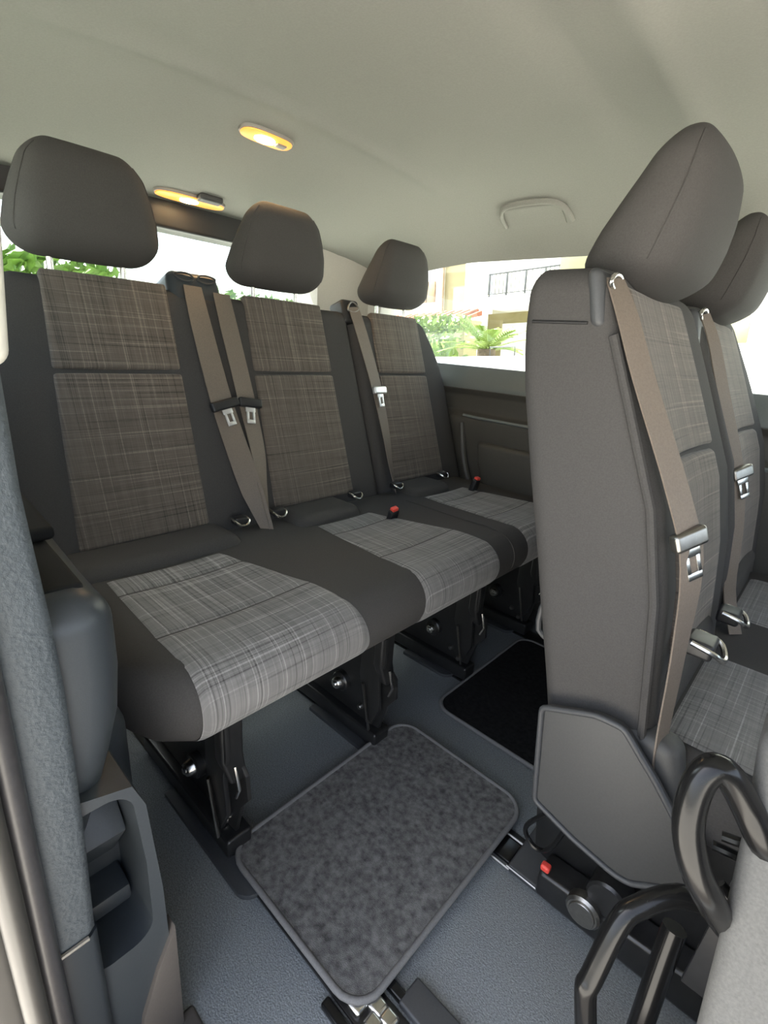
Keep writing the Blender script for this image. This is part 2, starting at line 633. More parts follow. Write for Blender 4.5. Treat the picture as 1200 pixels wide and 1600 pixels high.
# armrest console over the near wheel arch
b = MB()
b.rbox((-1.02, -0.86, 0.30), (-0.462, -0.738, 0.688), 0.036, (6, 3, 6), 4,
       f=lambda p: (p[0] - 0.30 * max(0, 0.56 - p[2]) ** 1.3, p[1] - 0.30 * max(0, 0.58 - p[2]) ** 1.2 + 0.05 * max(0, -0.55 - p[0]), p[2]))
box = b.build('armrest_console', 'console', wall_near)
b = MB()
b.rbox((-0.90, -0.850, 0.672), (-0.500, -0.757, 0.6905), 0.006, (2, 2, 1), f=lambda p: (p[0], p[1] + 0.04 * max(0, -0.55 - p[0]), p[2]))
b.build('lid_inlay', 'matte', box)
b = MB()
b.rbox((-0.90, -0.850, 0.690), (-0.63, -0.748, 0.706), 0.006, (2, 2, 1), f=lambda p: (p[0], p[1] + 0.04 * max(0, -0.55 - p[0]), p[2]))
b.build('ashtray_lid', 'matte', box)
b = MB()
b.rbox((-0.632, -0.785, 0.695), (-0.627, -0.780, 0.701), 0.001, (1, 1, 1), 1)
b.build('catch_pin', 'steel', box)

# textured trim of the door pillar, seal and body edge outside it
def strip(path, poly):
    """sweep a closed XY polygon along z; path = list of (z, dx, dy)"""
    m = MB()
    n = len(poly)
    vs, fs = [], []
    for z, dx, dy in path:
        vs += [(x + dx, y + dy, z) for x, y in poly]
    for i in range(len(path) - 1):
        for j in range(n):
            fs.append([i * n + j, i * n + (j + 1) % n, (i + 1) * n + (j + 1) % n, (i + 1) * n + j])
    fs += [list(range(n))[::-1], [(len(path) - 1) * n + j for j in range(n)]]
    return m.add(vs, fs)


TP = [(-0.452, -0.8485), (-0.449, -0.842), (-0.449, -0.806), (-0.455, -0.798), (-0.50, -0.792), (-0.56, -0.80), (-0.56, -0.86), (-0.46, -0.86)]
path = [(z, 0, interp(z, [0.30, 0.45, 0.60, 0.68, 0.80, 0.90, 1.0], [-0.006, -0.001, 0.002, 0.0, -0.006, -0.006, -0.004])) for z in lin(0.305, 1.02, 24)]
b = strip(path, TP)
pil = struct(b.build('trim_1', 'pillar_tex', sharp=50))
b = strip([(z, 0, -0.004) for z in lin(0.0, 0.300, 8)], TP)
b.build('lower_cover', 'console', pil, sharp=50)
b = MB()
b.tube([(-0.4475, -0.847, 0.303), (-0.4475, -0.812, 0.303)], 0.0032, 8)
b.build('joint_strip', 'greysteel', pil)
b = MB()
b.rbox((-0.50, -0.862, 0.895), (-0.445, -0.797, 1.34), 0.012, (2, 2, 6), f=lambda p: (p[0], p[1] + 0.085 * max(0, p[2] - 0.9), p[2]))
struct(b.build('trim_2', 'cream'))
b = MB()
b.tube([(-0.44, -0.850, z) for z in lin(0.0, 1.25, 14)], 0.011, 10)
b.build('door_seal', 'rubber', pil)
b = MB()
b.tube([(-0.425, -0.868, z) for z in lin(0.0, 1.25, 14)], 0.010, 10)
b.build('body_edge', 'paint', pil)
b = MB()
b.rbox((-0.60, -0.93, -0.1), (-0.445, -0.862, 1.42), 0.02, (1, 1, 2))
b.build('pillar_body', 'paint', pil)
# sill step at the door opening
b = MB()
b.rbox((-0.47, -0.93, -0.06), (0.78, -0.700, 0.006), 0.006, (4, 1, 1))
struct(b.build('trim_3', 'sill'))
# wall and door in front of the opening (not in the photograph's view, closes the cabin)
b = MB()
b.prism([(-0.80, 0.0), (-0.78, 0.6), (-0.82, 0.866), (-0.93, 0.866), (-0.93, -0.03)], 0, 0.78, 1.7)
struct(b.build('door_1', 'plastic'))
b = MB()
b.rbox((1.65, -0.93, -0.03), (1.75, 0.93, 0.85), 0.02, (1, 1, 1))
struct(b.build('wall_front', 'plastic'))

portal('door_light_portal', (0.16, -0.90, 0.62), (0, 1, 0), 1.24, 1.26)
portal('far_window_portal', (-0.4, 0.90, 1.06), (0, -1, 0), 2.2, 0.42)
portal('rear_window_portal', (-1.95, 0.0, 1.05), (1, 0, 0), 1.24, 0.40)
portal('windscreen_portal', (1.76, 0.0, 1.1), (-1, 0, 0), 1.7, 0.5)

# ================================================================== SEATS
UP = Vector((-0.338, 0, 0.941))      # up along a backrest
NO = Vector((0.941, 0, 0.338))       # out of a backrest towards the knees
P0 = Vector((-1.079, 0, 0.477))


def back(y, s, n):
    return P0 + UP * s + NO * n + Vector((0, y, 0))


def headrest(parent, yc, dx, zs=0.855, z0=1.055):
    """headrest pad with two steel posts; profile measured against the front row, dx shifts it to its own row"""
    Z = [1.028, 1.06, 1.10, 1.14, 1.18, 1.22, 1.26]
    XR = [-0.352, -0.348, -0.328, -0.306, -0.286, -0.270, -0.262]
    XF = [-0.234, -0.215, -0.203, -0.198, -0.200, -0.207, -0.216]
    W = [0.262, 0.286, 0.292, 0.280, 0.256, 0.226, 0.190]

    def rnd_pt(p, lo, hi, r):
        q = Vector([max(a + r, min(b_ - r, v)) for a, b_, v in zip(lo, hi, p)])
        d = Vector(p) - q
        return q + d.normalized() * r if d.length > 1e-9 else q

    def f(p):
        z = z0 + (p[2] - 1.028) * zs
        u = (p[0] + 0.06) / 0.12
        xr, xf = interp(z, Z, XR), interp(z, Z, XF)
        sag = -0.014 * max(0, (1.10 - z) / 0.07) * (1 - (p[1] / 0.145) ** 2)
        y = p[1] * interp(z, Z, W) / 0.290
        return (xr + (xf - xr) * u + dx - 0.10 * y * y / 0.145, y + yc, z + sag * 0.6)
    b = MB()
    b.rbox((-0.06, -0.145, 1.028), (0.06, 0.145, 1.262), 0.055, (4, 8, 8), 5, f=f)
    h = b.build('headrest', 'fabric', parent, sharp=80)
    # stitched seam around the side panels
    for s in (-1, 1):
        b = MB()
        lo, hi = (-0.06, -0.145, 1.028), (0.06, 0.145, 1.262)
        pts = [Vector(f(rnd_pt((0.044, s * 0.145, z), lo, hi, 0.055))) for z in lin(1.062, 1.225, 8)]
        pts += [Vector(f(rnd_pt((0.044, s * 0.138, 1.262), lo, hi, 0.055)))]
        b.tube(pts, 0.0016, 6, 3)
        b.build('seam', 'fabric', h)
        b = MB()
        b.tube([(-0.285 + dx, yc + s * 0.072, 0.985), (-0.285 + dx, yc + s * 0.072, 1.06)], 0.0065, 10)
        b.build('post', 'steel', h)
        b = MB()
        b.rbox((-0.300 + dx, yc + s * 0.072 - 0.014, 1.006), (-0.270 + dx, yc + s * 0.072 + 0.014, 1.024), 0.004, (1, 1, 1))
        b.build('post_sleeve', 'black', h)
    return h


def tongue(strap, c, up, right, mat='satin', sleeve='black', w=0.062):
    """belt tongue hanging at c: a sleeve bar across the webbing and a slotted metal plate"""
    up, right = Vector(up).normalized(), Vector(right).normalized()
    nn = right.cross(up)
    c = Vector(c)

    def f(p):
        return c + right * p[0] + up * p[1] + nn * p[2]
    t = MB()
    t.rbox((-w / 2, -0.012, -0.007), (w / 2, 0.012, 0.009), 0.005, (2, 1, 1), 3, f=f)
    o = t.build('belt_tongue', sleeve, strap)
    t = MB()
    t.rbox((-0.014, -0.024, -0.0015), (0.014, -0.008, 0.0025), 0.001, (1, 1, 1), 1, f=f)
    for s in (-1, 1):
        t.rbox((s * 0.0085 - 0.0032, -0.046, -0.0015), (s * 0.0085 + 0.0032, -0.022, 0.0025), 0.001, (1, 1, 1), 1, f=f)
    t.rbox((-0.0117, -0.054, -0.0015), (0.0117, -0.044, 0.0025), 0.001, (1, 1, 1), 1, f=f)
    q = t.build('tongue_plate', mat, strap)
    return o


def isofix(parent, c, right=(0, 1, 0), size=1.0):
    """pair of steel lower-anchor arms in a dark pocket"""
    c = Vector(c)
    b = MB()
    b.rbox(c + Vector((-0.02, -0.020, -0.006)) * size, c + Vector((0.012, 0.020, 0.016)) * size, 0.006, (1, 1, 1))
    a = b.build('anchor_pocket', 'black', parent)
    b = MB()
    b.tube([c + Vector(v) * size for v in [(-0.012, -0.019, 0.012), (0.012, -0.020, 0.008), (0.022, -0.008, -0.002), (0.022, 0.008, -0.002), (0.012, 0.020, 0.008), (-0.012, 0.019, 0.012)]], 0.0036 * size, 8, 4)
    b.build('anchor_loop', 'steel', a)


def buckle(parent, c, d):
    """belt buckle stalk with a red release button"""
    c, d = Vector(c), Vector(d).normalized()
    sd = Vector((0, 1, 0))
    sd = (sd - d * sd.dot(d)).normalized()
    nn = d.cross(sd)

    def f(p):
        return c + sd * p[0] + nn * p[1] + d * p[2]
    b = MB()
    b.rbox((-0.016, -0.010, -0.055), (0.016, 0.010, 0.0), 0.006, (1, 1, 2), 3, f=f)
    o = b.build('belt_buckle', 'black', parent)
    b = MB()
    b.rbox((-0.011, -0.0075, -0.004), (0.011, 0.0075, 0.008), 0.003, (1, 1, 1), 3, f=f)
    b.build('release_button', 'red', o)


def cushion_profile(dx, z_top, off):
    """points from the rear of the cushion's top over its nose to its underside"""
    pts = [(-1.08 + dx, z_top - 0.004), (-0.95 + dx, z_top), (-0.83 + dx, z_top - 0.005), (-0.71 + dx, z_top + 0.004), (-0.66 + dx, z_top + 0.003)]
    cx, cz, r = -0.628 + dx, z_top - 0.066, 0.066
    for i in range(1, 13):
        a = math.pi / 2 - math.pi * i / 12
        pts.append((cx + math.cos(a) * (r + off), cz + math.sin(a) * (r + off) * 0.98))
    return [(x, z + (off if i < 5 else 0)) for i, (x, z) in enumerate(pts)]


def skin_panel(parent, prof, y0, y1, mat, name='insert_panel', puff=0.005, dy=(0, 0), adj=None):
    """padded panel lying on a profile (list of x, z) between y0 and y1; dy skews the ends along the profile"""
    n = len(prof)
    P = catmull([Vector((x, 0, z)) for x, z in prof], 3)
    N = len(P)

    def fn(i, v):
        t = (P[min(i + 1, N - 1)] - P[max(i - 1, 0)]).normalized()
        nrm = Vector((-t.z, 0, t.x))
        if nrm.z < 0 and i < N // 3:
            nrm = -nrm
        e = min(1, 0.25 + min(i, N - 1 - i) / 1.5) * min(1, 0.15 + min(v, 1 - v) * 22) ** 0.7
        u = i / (N - 1)
        yy = (y0 + dy[0] * u) + ((y1 + dy[1] * u) - (y0 + dy[0] * u)) * v
        q = P[i] + nrm * (puff * e - 0.0005) + Vector((0, yy, 0))
        return q + Vector((0, 0, adj(P[i].x, yy, P[i].z))) if adj else q
    vs = [0, .012, .03, .06, .09] + lin(.15, .85, 8) + [.91, .94, .97, .988, 1]
    b = MB()
    b.grid(fn, list(range(N)), vs)
    return b.build(name, mat, parent, sharp=80)


# ------------------------------------------------------------------ rear bench
bench = root('bench_seat', (-0.85, 0.02, 0.0), 'long three-seat rear bench in black fabric with plaid grey inserts, across the back', 'seat')
ZT = 0.462


def cdish(x, y, z):
    """hollow of each seat in the cushion's top"""
    u = min(1, max(0, (x + 1.11) / 0.547))
    top = max(0, (z - 0.40) / 0.062)
    return -0.010 * top * (0.5 + 0.5 * math.cos(2 * math.pi * (y - 0.02) / 0.485)) * math.sin(math.pi * u)


for k, (y0, y1) in enumerate([(-0.72, 0.755)]):
    b = MB()

    def fc(p, y0=y0, y1=y1):
        x, y, z = p
        u = (x + 1.11) / 0.547
        z += cdish(x, y, z)
        t = max(0, (-0.60 - y) / 0.12)
        x -= 0.17 * t * t * max(0, u) ** 2
        return (x, y, z + 0.035 * t * t * max(0, (0.40 - z) / 0.07) * max(0, u))
    b.rbox((-1.11, y0, ZT - 0.136), (-0.563, y1, ZT), 0.066, (10, 32, 4), 5, f=fc)
    cu = b.build('cushion', 'fabric', bench, sharp=80)
    # per seat: inner and outer edges of the plaid at the rear, at the cross seam and on the nose
    for (a0, a1, a2, c0, c1, c3) in [(-0.600, -0.612, -0.618, -0.365, -0.300, -0.250), (-0.075, -0.092, -0.105, 0.115, 0.200, 0.225), (0.380, 0.372, 0.365, 0.600, 0.645, 0.660)]:
        pr = cushion_profile(0, ZT, 0.0)
        ac, cc = a0 + 0.28 * (a1 - a0), c0 + 0.28 * (c1 - c0)
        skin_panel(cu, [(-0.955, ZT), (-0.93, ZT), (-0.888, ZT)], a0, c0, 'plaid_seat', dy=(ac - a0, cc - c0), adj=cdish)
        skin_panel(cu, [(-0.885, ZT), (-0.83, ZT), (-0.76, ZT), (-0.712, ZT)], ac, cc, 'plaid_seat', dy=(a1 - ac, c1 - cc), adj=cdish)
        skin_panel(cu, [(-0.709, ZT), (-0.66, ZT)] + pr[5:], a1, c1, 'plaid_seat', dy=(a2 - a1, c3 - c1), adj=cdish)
    b = MB()
    b.tube([(x, 0.292, z + 0.0005 + cdish(x, 0.292, z)) for x, z in [(-0.96, ZT), (-0.85, ZT), (-0.74, ZT)] + pr[4:14]], 0.0016, 6, 2)
    b.build('seam', 'fabric', cu)
    for (y_lo, y_hi) in [(-0.69, -0.285), (-0.125, 0.108), (0.345, 0.555)]:
        b = MB()
        b.rbox((-1.115, y_lo, 0.40), (-0.962, y_hi, 0.482), 0.034, (4, 6, 3), 4)
        b.build('lumbar_roll', 'fabric', cu)

for k, (y0, y1) in enumerate([(-0.715, 0.292), (0.298, 0.765)]):
    b = MB()

    def fb(p, y0=y0, y1=y1):
        y, s, n = p
        # outer edges lean inwards towards the top, front is gently cupped at each seat
        t = max(0, (s - 0.30) / 0.28)
        if y0 < -0.5:
            y += 0.09 * t ** 2 * max(0, (-0.30 - y) / 0.42)
        if y1 > 0.6:
            y -= 0.085 * t ** 2 * max(0, (y - 0.45) / 0.3)
        cup = -0.010 * (0.5 + 0.5 * math.cos(2 * math.pi * (y - 0.02) / 0.487)) if n > -0.05 else 0
        return back(y, s, n + cup + 0.006)
    b.rbox((y0, -0.10, -0.135), (y1, 0.582, 0.0), 0.034, (20 if k == 0 else 10, 10, 2), 4, f=fb)
    bk = b.build('backrest', 'fabric', bench, sharp=80)

    def panel(y_lo, y_hi, yt_lo, yt_hi, s0, s1, parent):
        m = MB()

        def fp(p):
            y, s, n = p
            t = s / 0.577
            lo, hi = y_lo + (yt_lo - y_lo) * t, y_hi + (yt_hi - y_hi) * t
            yy = lo + (hi - lo) * y
            return back(yy, s, n * 1.0 + 0.003 * (1 - (2 * y - 1) ** 4))
        # y is 0..1 here; keep the rounding in metres by scaling
        wd = y_hi - y_lo
        m.rbox((0, s0, -0.016), (wd, s1, 0.006), 0.007, (8, 8, 1), 3, f=lambda p: fp((p[0] / wd, p[1], p[2])))
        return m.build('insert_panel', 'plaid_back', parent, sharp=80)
    for (a, c2, at, ct) in [(-0.607, -0.318, -0.560, -0.300), (-0.126, 0.172, -0.090, 0.178), (0.358, 0.645, 0.398, 0.642)][(0 if k == 0 else 2):(2 if k == 0 else 3)]:
        panel(a, c2, at, ct, 0.004, 0.371, bk)
        panel(a, c2, at, ct, 0.381, 0.584, bk)
for yc in (-0.462, 0.022, 0.512):
    headrest(bench, yc, -1.0)

# belt housing on top between the two near seats, with its two moulded recesses
b = MB()
b.rbox((-0.293, 0.50, -0.12), (-0.148, 0.628, 0.004), 0.022, (4, 4, 2), 4, f=lambda p: back(-0.22 + (p[0] + 0.22) * (1 - 0.9 * max(0, p[1] - 0.53)), p[1], p[2]))
hs = b.build('belt_housing', 'console', bench)
for s in (-1, 1):
    b = MB()
    b.tube([back(-0.22 + s * v[0], v[1], 0.006) for v in [(0.006, 0.606), (0.020, 0.598), (0.042, 0.600), (0.054, 0.612), (0.034, 0.618), (0.014, 0.616)]], 0.0024, 6, 4, closed=True)
    b.build('slot_rim', 'console', hs)
# belt guide of the far seat
b = MB()
b.rbox((0.270, 0.54, -0.06), (0.345, 0.615, 0.010), 0.012, (2, 2, 2), 3, f=lambda p: back(*p))
b.build('belt_guide', 'black', bench)
b = MB()
b.tube([back(y, s, 0.014) for y, s in [(0.285, 0.580), (0.30, 0.600), (0.318, 0.602), (0.334, 0.586), (0.318, 0.574), (0.298, 0.572)]], 0.003, 6, 4, closed=True)
b.build('belt_guide_rim', 'greysteel', bench)


def belt(parent, pts, wd, width=0.050):
    b = MB()
    b.ribbon(pts, wd, width)
    return b.build('seat_belt', 'belt', parent, sharp=60)


ey = Vector((0, 1, 0))
st = belt(bench, [back(-0.236, 0.585, 0.012), back(-0.238, 0.48, 0.020), back(-0.228, 0.30, 0.022), back(-0.212, 0.16, 0.026), back(-0.202, 0.06, 0.036), back(-0.196, -0.055, 0.065)],
          [ey, ey, ey, ey + NO * 0.15, ey + NO * 0.5, ey + NO * 1.0], [0.046, 0.054, 0.060, 0.060, 0.054, 0.024])
tongue(st, back(-0.226, 0.288, 0.030), UP * 1.0 + ey * -0.2, ey + UP * 0.2, w=0.078)
st = belt(bench, [back(-0.160, 0.575, 0.012), back(-0.162, 0.48, 0.020), back(-0.155, 0.30, 0.020), back(-0.155, 0.16, 0.024), back(-0.170, 0.06, 0.034), back(-0.190, -0.055, 0.062)],
          [ey, ey, ey, ey - NO * 0.2, ey - NO * 0.6, ey - NO * 1.2], [0.046, 0.050, 0.050, 0.048, 0.044, 0.02])
tongue(st, back(-0.152, 0.290, 0.028), UP + ey * 0.15, ey + UP * -0.15, w=0.066)
st = belt(bench, [back(0.312, 0.588, 0.014), back(0.322, 0.50, 0.020), back(0.345, 0.33, 0.020), back(0.350, 0.18, 0.020), back(0.338, 0.06, 0.026), back(0.318, -0.03, 0.045)],
          [ey, ey, ey, ey - NO * 0.2, ey - NO * 0.5, ey - NO * 1.0], [0.048, 0.050, 0.048, 0.046, 0.042, 0.024])
tongue(st, back(0.347, 0.315, 0.028), UP, ey, sleeve='satin', w=0.058)

for y in (-0.262, -0.150, 0.132, 0.322, 0.575):
    isofix(bench, (-1.030, y, 0.487), size=0.9)
buckle(bench, (-0.872, 0.135, 0.486), (0.35, -0.15, 1.0))
buckle(bench, (-0.900, 0.605, 0.500), (0.25, 0.1, 1.0))

# frame tube under the cushion and four legs standing on the floor rails
b = MB()
b.tube([(-0.70, -0.60, 0.31), (-0.70, 0.66, 0.31)], 0.016, 10)
b.tube([(-1.02, -0.60, 0.31), (-1.02, 0.66, 0.31)], 0.016, 10)
b.build('seat_frame', 'bracket', bench)


def leg(parent, y, dx=0.0, label=None):
    b = MB()
    # side plate of pressed steel
    plate = [(-1.02, 0.05), (-1.02, 0.10), (-0.90, 0.33), (-0.62, 0.33), (-0.612, 0.24), (-0.585, 0.215), (-0.580, 0.165), (-0.605, 0.13), (-0.625, 0.055), (-0.70, 0.045), (-0.80, 0.035)]
    b.prism([(x + dx, z) for x, z in plate], 1, y - 0.004, y + 0.004)
    o = b.build('leg', 'bracket', parent, bevel=0.0015)
    # front hook plate
    b = MB()
    b.prism([(x + dx, z) for x, z in [(-0.668, 0.325), (-0.600, 0.325), (-0.598, 0.262), (-0.612, 0.215), (-0.604, 0.135), (-0.628, 0.08), (-0.655, 0.13), (-0.672, 0.20)]], 1, y - 0.032, y - 0.022)
    b.build('hook_plate', 'bracket', o, bevel=0.003)
    b = MB()
    b.rbox((-0.630 + dx, y - 0.036, 0.205), (-0.604 + dx, y + 0.006, 0.335), 0.006, (1, 1, 3), 3, f=lambda p: (p[0] + 0.25 * max(0, 0.25 - p[2]), p[1] + (0.3 * max(0, 0.24 - p[2]) if p[1] < y - 0.015 else 0), p[2]))
    b.build('front_flange', 'bracket', o)
    b = MB()
    b.tube([(-0.655 + dx, y - 0.036, 0.185), (-0.628 + dx, y - 0.036, 0.070)], 0.0065, 8, flat=0.5)
    b.build('locking_lever', 'greysteel', o)
    b = MB()
    b.tube([(-0.592 + dx, y - 0.02, 0.245), (-0.580 + dx, y - 0.02, 0.205), (-0.590 + dx, y - 0.02, 0.18)], 0.0035, 8)
    b.build('release_clip', 'steel', o)
    b = MB()
    b.cyl((-0.752 + dx, y + 0.0, 0.125), (-0.752 + dx, y - 0.020, 0.125), 0.026, bevel=0.003)
    w_ = b.build('bolt_washer', 'bracket', o)
    b = MB()
    b.cyl((-0.752 + dx, y - 0.018, 0.125), (-0.752 + dx, y - 0.034, 0.125), 0.017, 0.014, bevel=0.002)
    b.cyl((-0.752 + dx, y - 0.034, 0.125), (-0.752 + dx, y - 0.038, 0.125), 0.008, 0.007, bevel=0.001)
    b.build('bolt', 'steel', o)
    for (x, z) in ((-0.655, 0.062), (-0.685, 0.085)):
        b = MB()
        b.cyl((x + dx, y - 0.004, z), (x + dx, y - 0.014, z), 0.008, 0.006, bevel=0.001)
        b.build('rivet', 'greysteel', o)
    b = MB()
    b.rbox((-0.98 + dx, y - 0.026, 0.012), (-0.615 + dx, y + 0.026, 0.052), 0.006, (2, 1, 1))
    b.build('foot', 'bracket', o)


for y in (-0.530, -0.145, 0.235, 0.600):
    leg(bench, y)

# ------------------------------------------------------------------ front bench (second row)
bench2 = root('bench_seat', (-0.05, 0.25, 0.0), 'two-seat bench ahead on the right, seen from its side, with grey shield over its base', 'seat')
ZP = [0.30, 0.405, 0.457, 0.557, 0.629, 0.753, 0.904, 0.994, 1.045]
XR2 = [-0.215, -0.240, -0.253, -0.280, -0.298, -0.332, -0.370, -0.380, -0.374]
XF2 = [-0.060, -0.078, -0.085, -0.098, -0.108, -0.140, -0.208, -0.250, -0.275]


def b2(y, z, u):
    xr, xf = interp(z, ZP, XR2), interp(z, ZP, XF2)
    return (xr + (xf - xr) * u, y, z)


Y2 = -0.205
for k, (y0, y1) in enumerate([(Y2, 0.262), (0.268, 0.765)]):
    b = MB()

    def f2(p, y0=y0, y1=y1):
        y, z, n = p
        u = n / 0.16
        cup = -0.09 * (0.5 + 0.5 * math.cos(2 * math.pi * (y - 0.02) / 0.487)) if u > 0.5 else 0
        if y1 > 0.6 and z > 0.75:
            y -= 0.09 * ((z - 0.75) / 0.28) ** 2 * max(0, (y - 0.45) / 0.3)
        top = 0.012 * sstep(1.0, 1.045, z) * (1 - ((y - (y0 + y1) / 2) / 0.25) ** 2)
        return Vector(b2(y, z, u + cup)) + Vector((0, 0, top))
    b.rbox((y0, 0.30, 0.0), (y1, 1.040, 0.16), 0.030, (10, 16, 2), 4, f=f2)
    bk = b.build('backrest', 'fabric', bench2, sharp=80)
    yc = 0.02 if k == 0 else 0.51

    def fpan(p, yc=yc):
        y, z, n = p
        u = 1 - 0.09 + n / 0.16 + 0.05 * ((y - yc) / 0.14) ** 2 * 0.8
        return b2(y, z, u)
    for (z0, z1) in ((0.48, 0.795), (0.803, 1.028)):
        m = MB()
        m.rbox((yc - 0.140, z0, -0.02), (yc + 0.140, z1, 0.009), 0.008, (8, 8, 1), 3, f=fpan)
        m.build('insert_panel', 'plaid_back', bk, sharp=80)
    headrest(bench2, yc, 0.0, 0.86, 1.030)
# seam of the cap on the side face and the belt outlet on the top corner
b = MB()
b.tube([b2(Y2 - 0.0005, 0.974, u) for u in lin(0.15, 0.72, 6)], 0.0022, 6)
b.build('side_seam', 'black', bench2)
b = MB()
b.tube([b2(Y2 + 0.002, z, 0.93) for z in lin(0.42, 0.96, 14)], 0.006, 8)
b.build('edge_piping', 'fabric', bench2)
b = MB()
b.rbox((-0.284, Y2 - 0.004, 0.968), (-0.264, Y2 + 0.080, 1.040), 0.010, (2, 2, 2), 3, f=lambda p: (p[0] - 0.25 * (p[2] - 1.0), p[1], p[2]))
bo = b.build('belt_guide', 'plastic', bench2)
b = MB()
b.tube([(-0.262, Y2 + v[0], v[1]) for v in [(0.006, 1.024), (0.016, 1.033), (0.034, 1.033), (0.044, 1.024), (0.034, 1.017), (0.016, 1.017)]], 0.003, 8, 4, closed=True)
b.build('belt_guide_rim', 'steel', bo)
b = MB()
b.rbox((-0.280, 0.258, 0.965), (-0.255, 0.340, 1.036), 0.010, (2, 2, 2), 3, f=lambda p: (p[0] - 0.25 * (p[2] - 1.0), p[1], p[2]))
bo2 = b.build('belt_guide', 'plastic', bench2)
b = MB()
b.tube([(-0.260, 0.30 + v[0], v[1]) for v in [(-0.026, 1.026), (-0.01, 1.036), (0.012, 1.036), (0.026, 1.026), (0.012, 1.018), (-0.01, 1.018)]], 0.004, 8, 4, closed=True)
b.build('belt_guide_rim', 'steel', bo2)

ex = Vector((1, 0, 0))
d1 = Vector((0.45, 0.9, 0))
st = belt(bench2, [(-0.266, -0.178, 1.030), (-0.238, -0.186, 0.985), (-0.200, -0.190, 0.91), (-0.128, -0.192, 0.775), (-0.094, -0.190, 0.69), (-0.080, -0.190, 0.56), (-0.068, -0.196, 0.42), (-0.050, -0.20, 0.31)],
          [d1, d1, d1, d1, d1, Vector((0.3, 1, 0)), Vector((0.2, 1, 0)), Vector((0.2, 1, 0))], [0.030, 0.036, 0.038, 0.040, 0.040, 0.034, 0.034, 0.034])
tongue(st, (-0.106, -0.192, 0.725), (-0.34, -0.10, 0.93), (0.45, 0.85, 0.30), sleeve='greysteel', mat='steel', w=0.050)
st = belt(bench2, [(-0.258, 0.300, 1.028), (-0.232, 0.305, 0.98), (-0.196, 0.315, 0.89), (-0.135, 0.325, 0.74), (-0.105, 0.325, 0.62), (-0.085, 0.30, 0.50), (-0.05, 0.27, 0.42)],
          [d1] * 7, [0.028, 0.032, 0.034, 0.036, 0.036, 0.036, 0.036])
tongue(st, (-0.128, 0.326, 0.735), (-0.34, -0.10, 0.93), (0.45, 0.85, 0.30), sleeve='greysteel', mat='steel', w=0.050)

# cushion of the front bench
ZF = 0.418
b = MB()
b.rbox((-0.13, -0.19, 0.28), (0.44, 0.755, ZF), 0.055, (8, 14, 3), 4)
cu2 = b.build('cushion', 'fabric', bench2, sharp=80)
for (a, c2) in ((-0.150, 0.150), (0.360, 0.655)):
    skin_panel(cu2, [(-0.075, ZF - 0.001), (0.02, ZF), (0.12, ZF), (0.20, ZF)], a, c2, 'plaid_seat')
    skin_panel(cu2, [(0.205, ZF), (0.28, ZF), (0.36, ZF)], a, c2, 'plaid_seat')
    b = MB()
    b.rbox((-0.130, a - 0.02, 0.38), (-0.078, c2 + 0.01, 0.50), 0.030, (2, 6, 3), 4)
    b.build('lumbar_roll', 'fabric', cu2)
isofix(bench2, (-0.062, -0.118, 0.552), size=1.15)
isofix(bench2, (-0.058, 0.150, 0.50), size=1.1)
buckle(bench2, (0.01, 0.28, 0.56), (0.3, 0.0, 1.0))

# grey shield over the base, with its rolled rim
def rim(poly, r=0.009):
    """polygon with its corners rounded off"""
    out = []
    n = len(poly)
    for i in range(n):
        p, a, c = Vector(poly[i]), Vector(poly[i - 1]), Vector(poly[(i + 1) % n])
        k = min(r, (a - p).length * .45, (c - p).length * .45)
        p0, p2 = p + (a - p).normalized() * k, p + (c - p).normalized() * k
        for t in (0, .33, .67, 1):
            q = p0 * (1 - t) ** 2 + p * 2 * t * (1 - t) + p2 * t * t
            out.append((q.x, q.y))
    return out


SH = [(-0.228, 0.412), (-0.150, 0.446), (-0.112, 0.448), (-0.085, 0.420), (-0.060, 0.395), (-0.026, 0.355), (0.012, 0.300), (0.012, 0.258), (-0.052, 0.206), (-0.075, 0.203), (-0.140, 0.215), (-0.210, 0.238)]
b = MB()
b.prism(rim(SH), 1, -0.228, -0.214)
shield = b.build('side_shield', 'shell', bench2, bevel=0.003)
b = MB()
b.tube([(x, -0.229, z) for x, z in rim(SH)], 0.0048, 8, 0, closed=True)
b.build('shield_rim', 'plastic', shield, sharp=80)
b = MB()
b.rbox((-0.105, -0.210, 0.26), (-0.02, -0.16, 0.44), 0.018, (2, 2, 3), f=lambda p: (p[0] - 0.25 * max(0, p[2] - 0.34), p[1], p[2]))
b.build('hinge_cover', 'shell', bench2)
# legs, recliner knob, wire handle
b = MB()
b.prism([(-0.215, 0.05), (-0.235, 0.20), (-0.20, 0.40), (0.30, 0.36), (0.32, 0.05), (0.20, 0.035), (-0.14, 0.035)], 1, -0.150, -0.138)
lg = b.build('leg', 'bracket', bench2, bevel=0.002)
b = MB()
b.rbox((-0.185, -0.205, 0.020), (0.20, -0.152, 0.075), 0.008, (2, 1, 1), f=lambda p: (p[0], p[1], p[2] + 0.10 * max(0, p[0] + 0.10) * (p[2] > 0.05)))
b.build('foot', 'bracket', lg)
b = MB()
b.cyl((-0.100, -0.205, 0.085), (-0.100, -0.228, 0.085), 0.028, bevel=0.004)
kn = b.build('recliner_knob', 'greysteel', lg)
b = MB()
b.cyl((-0.100, -0.227, 0.085), (-0.100, -0.231, 0.085), 0.021, bevel=0.001)
b.build('knob_face', 'greysteel', lg)
b = MB()
b.cyl((-0.075, -0.170, 0.125), (-0.075, -0.215, 0.125), 0.032, bevel=0.004)
b.build('hinge_drum', 'bracket', lg)
b = MB()
b.rbox((-0.182, -0.212, 0.088), (-0.166, -0.198, 0.101), 0.004, (1, 1, 1))
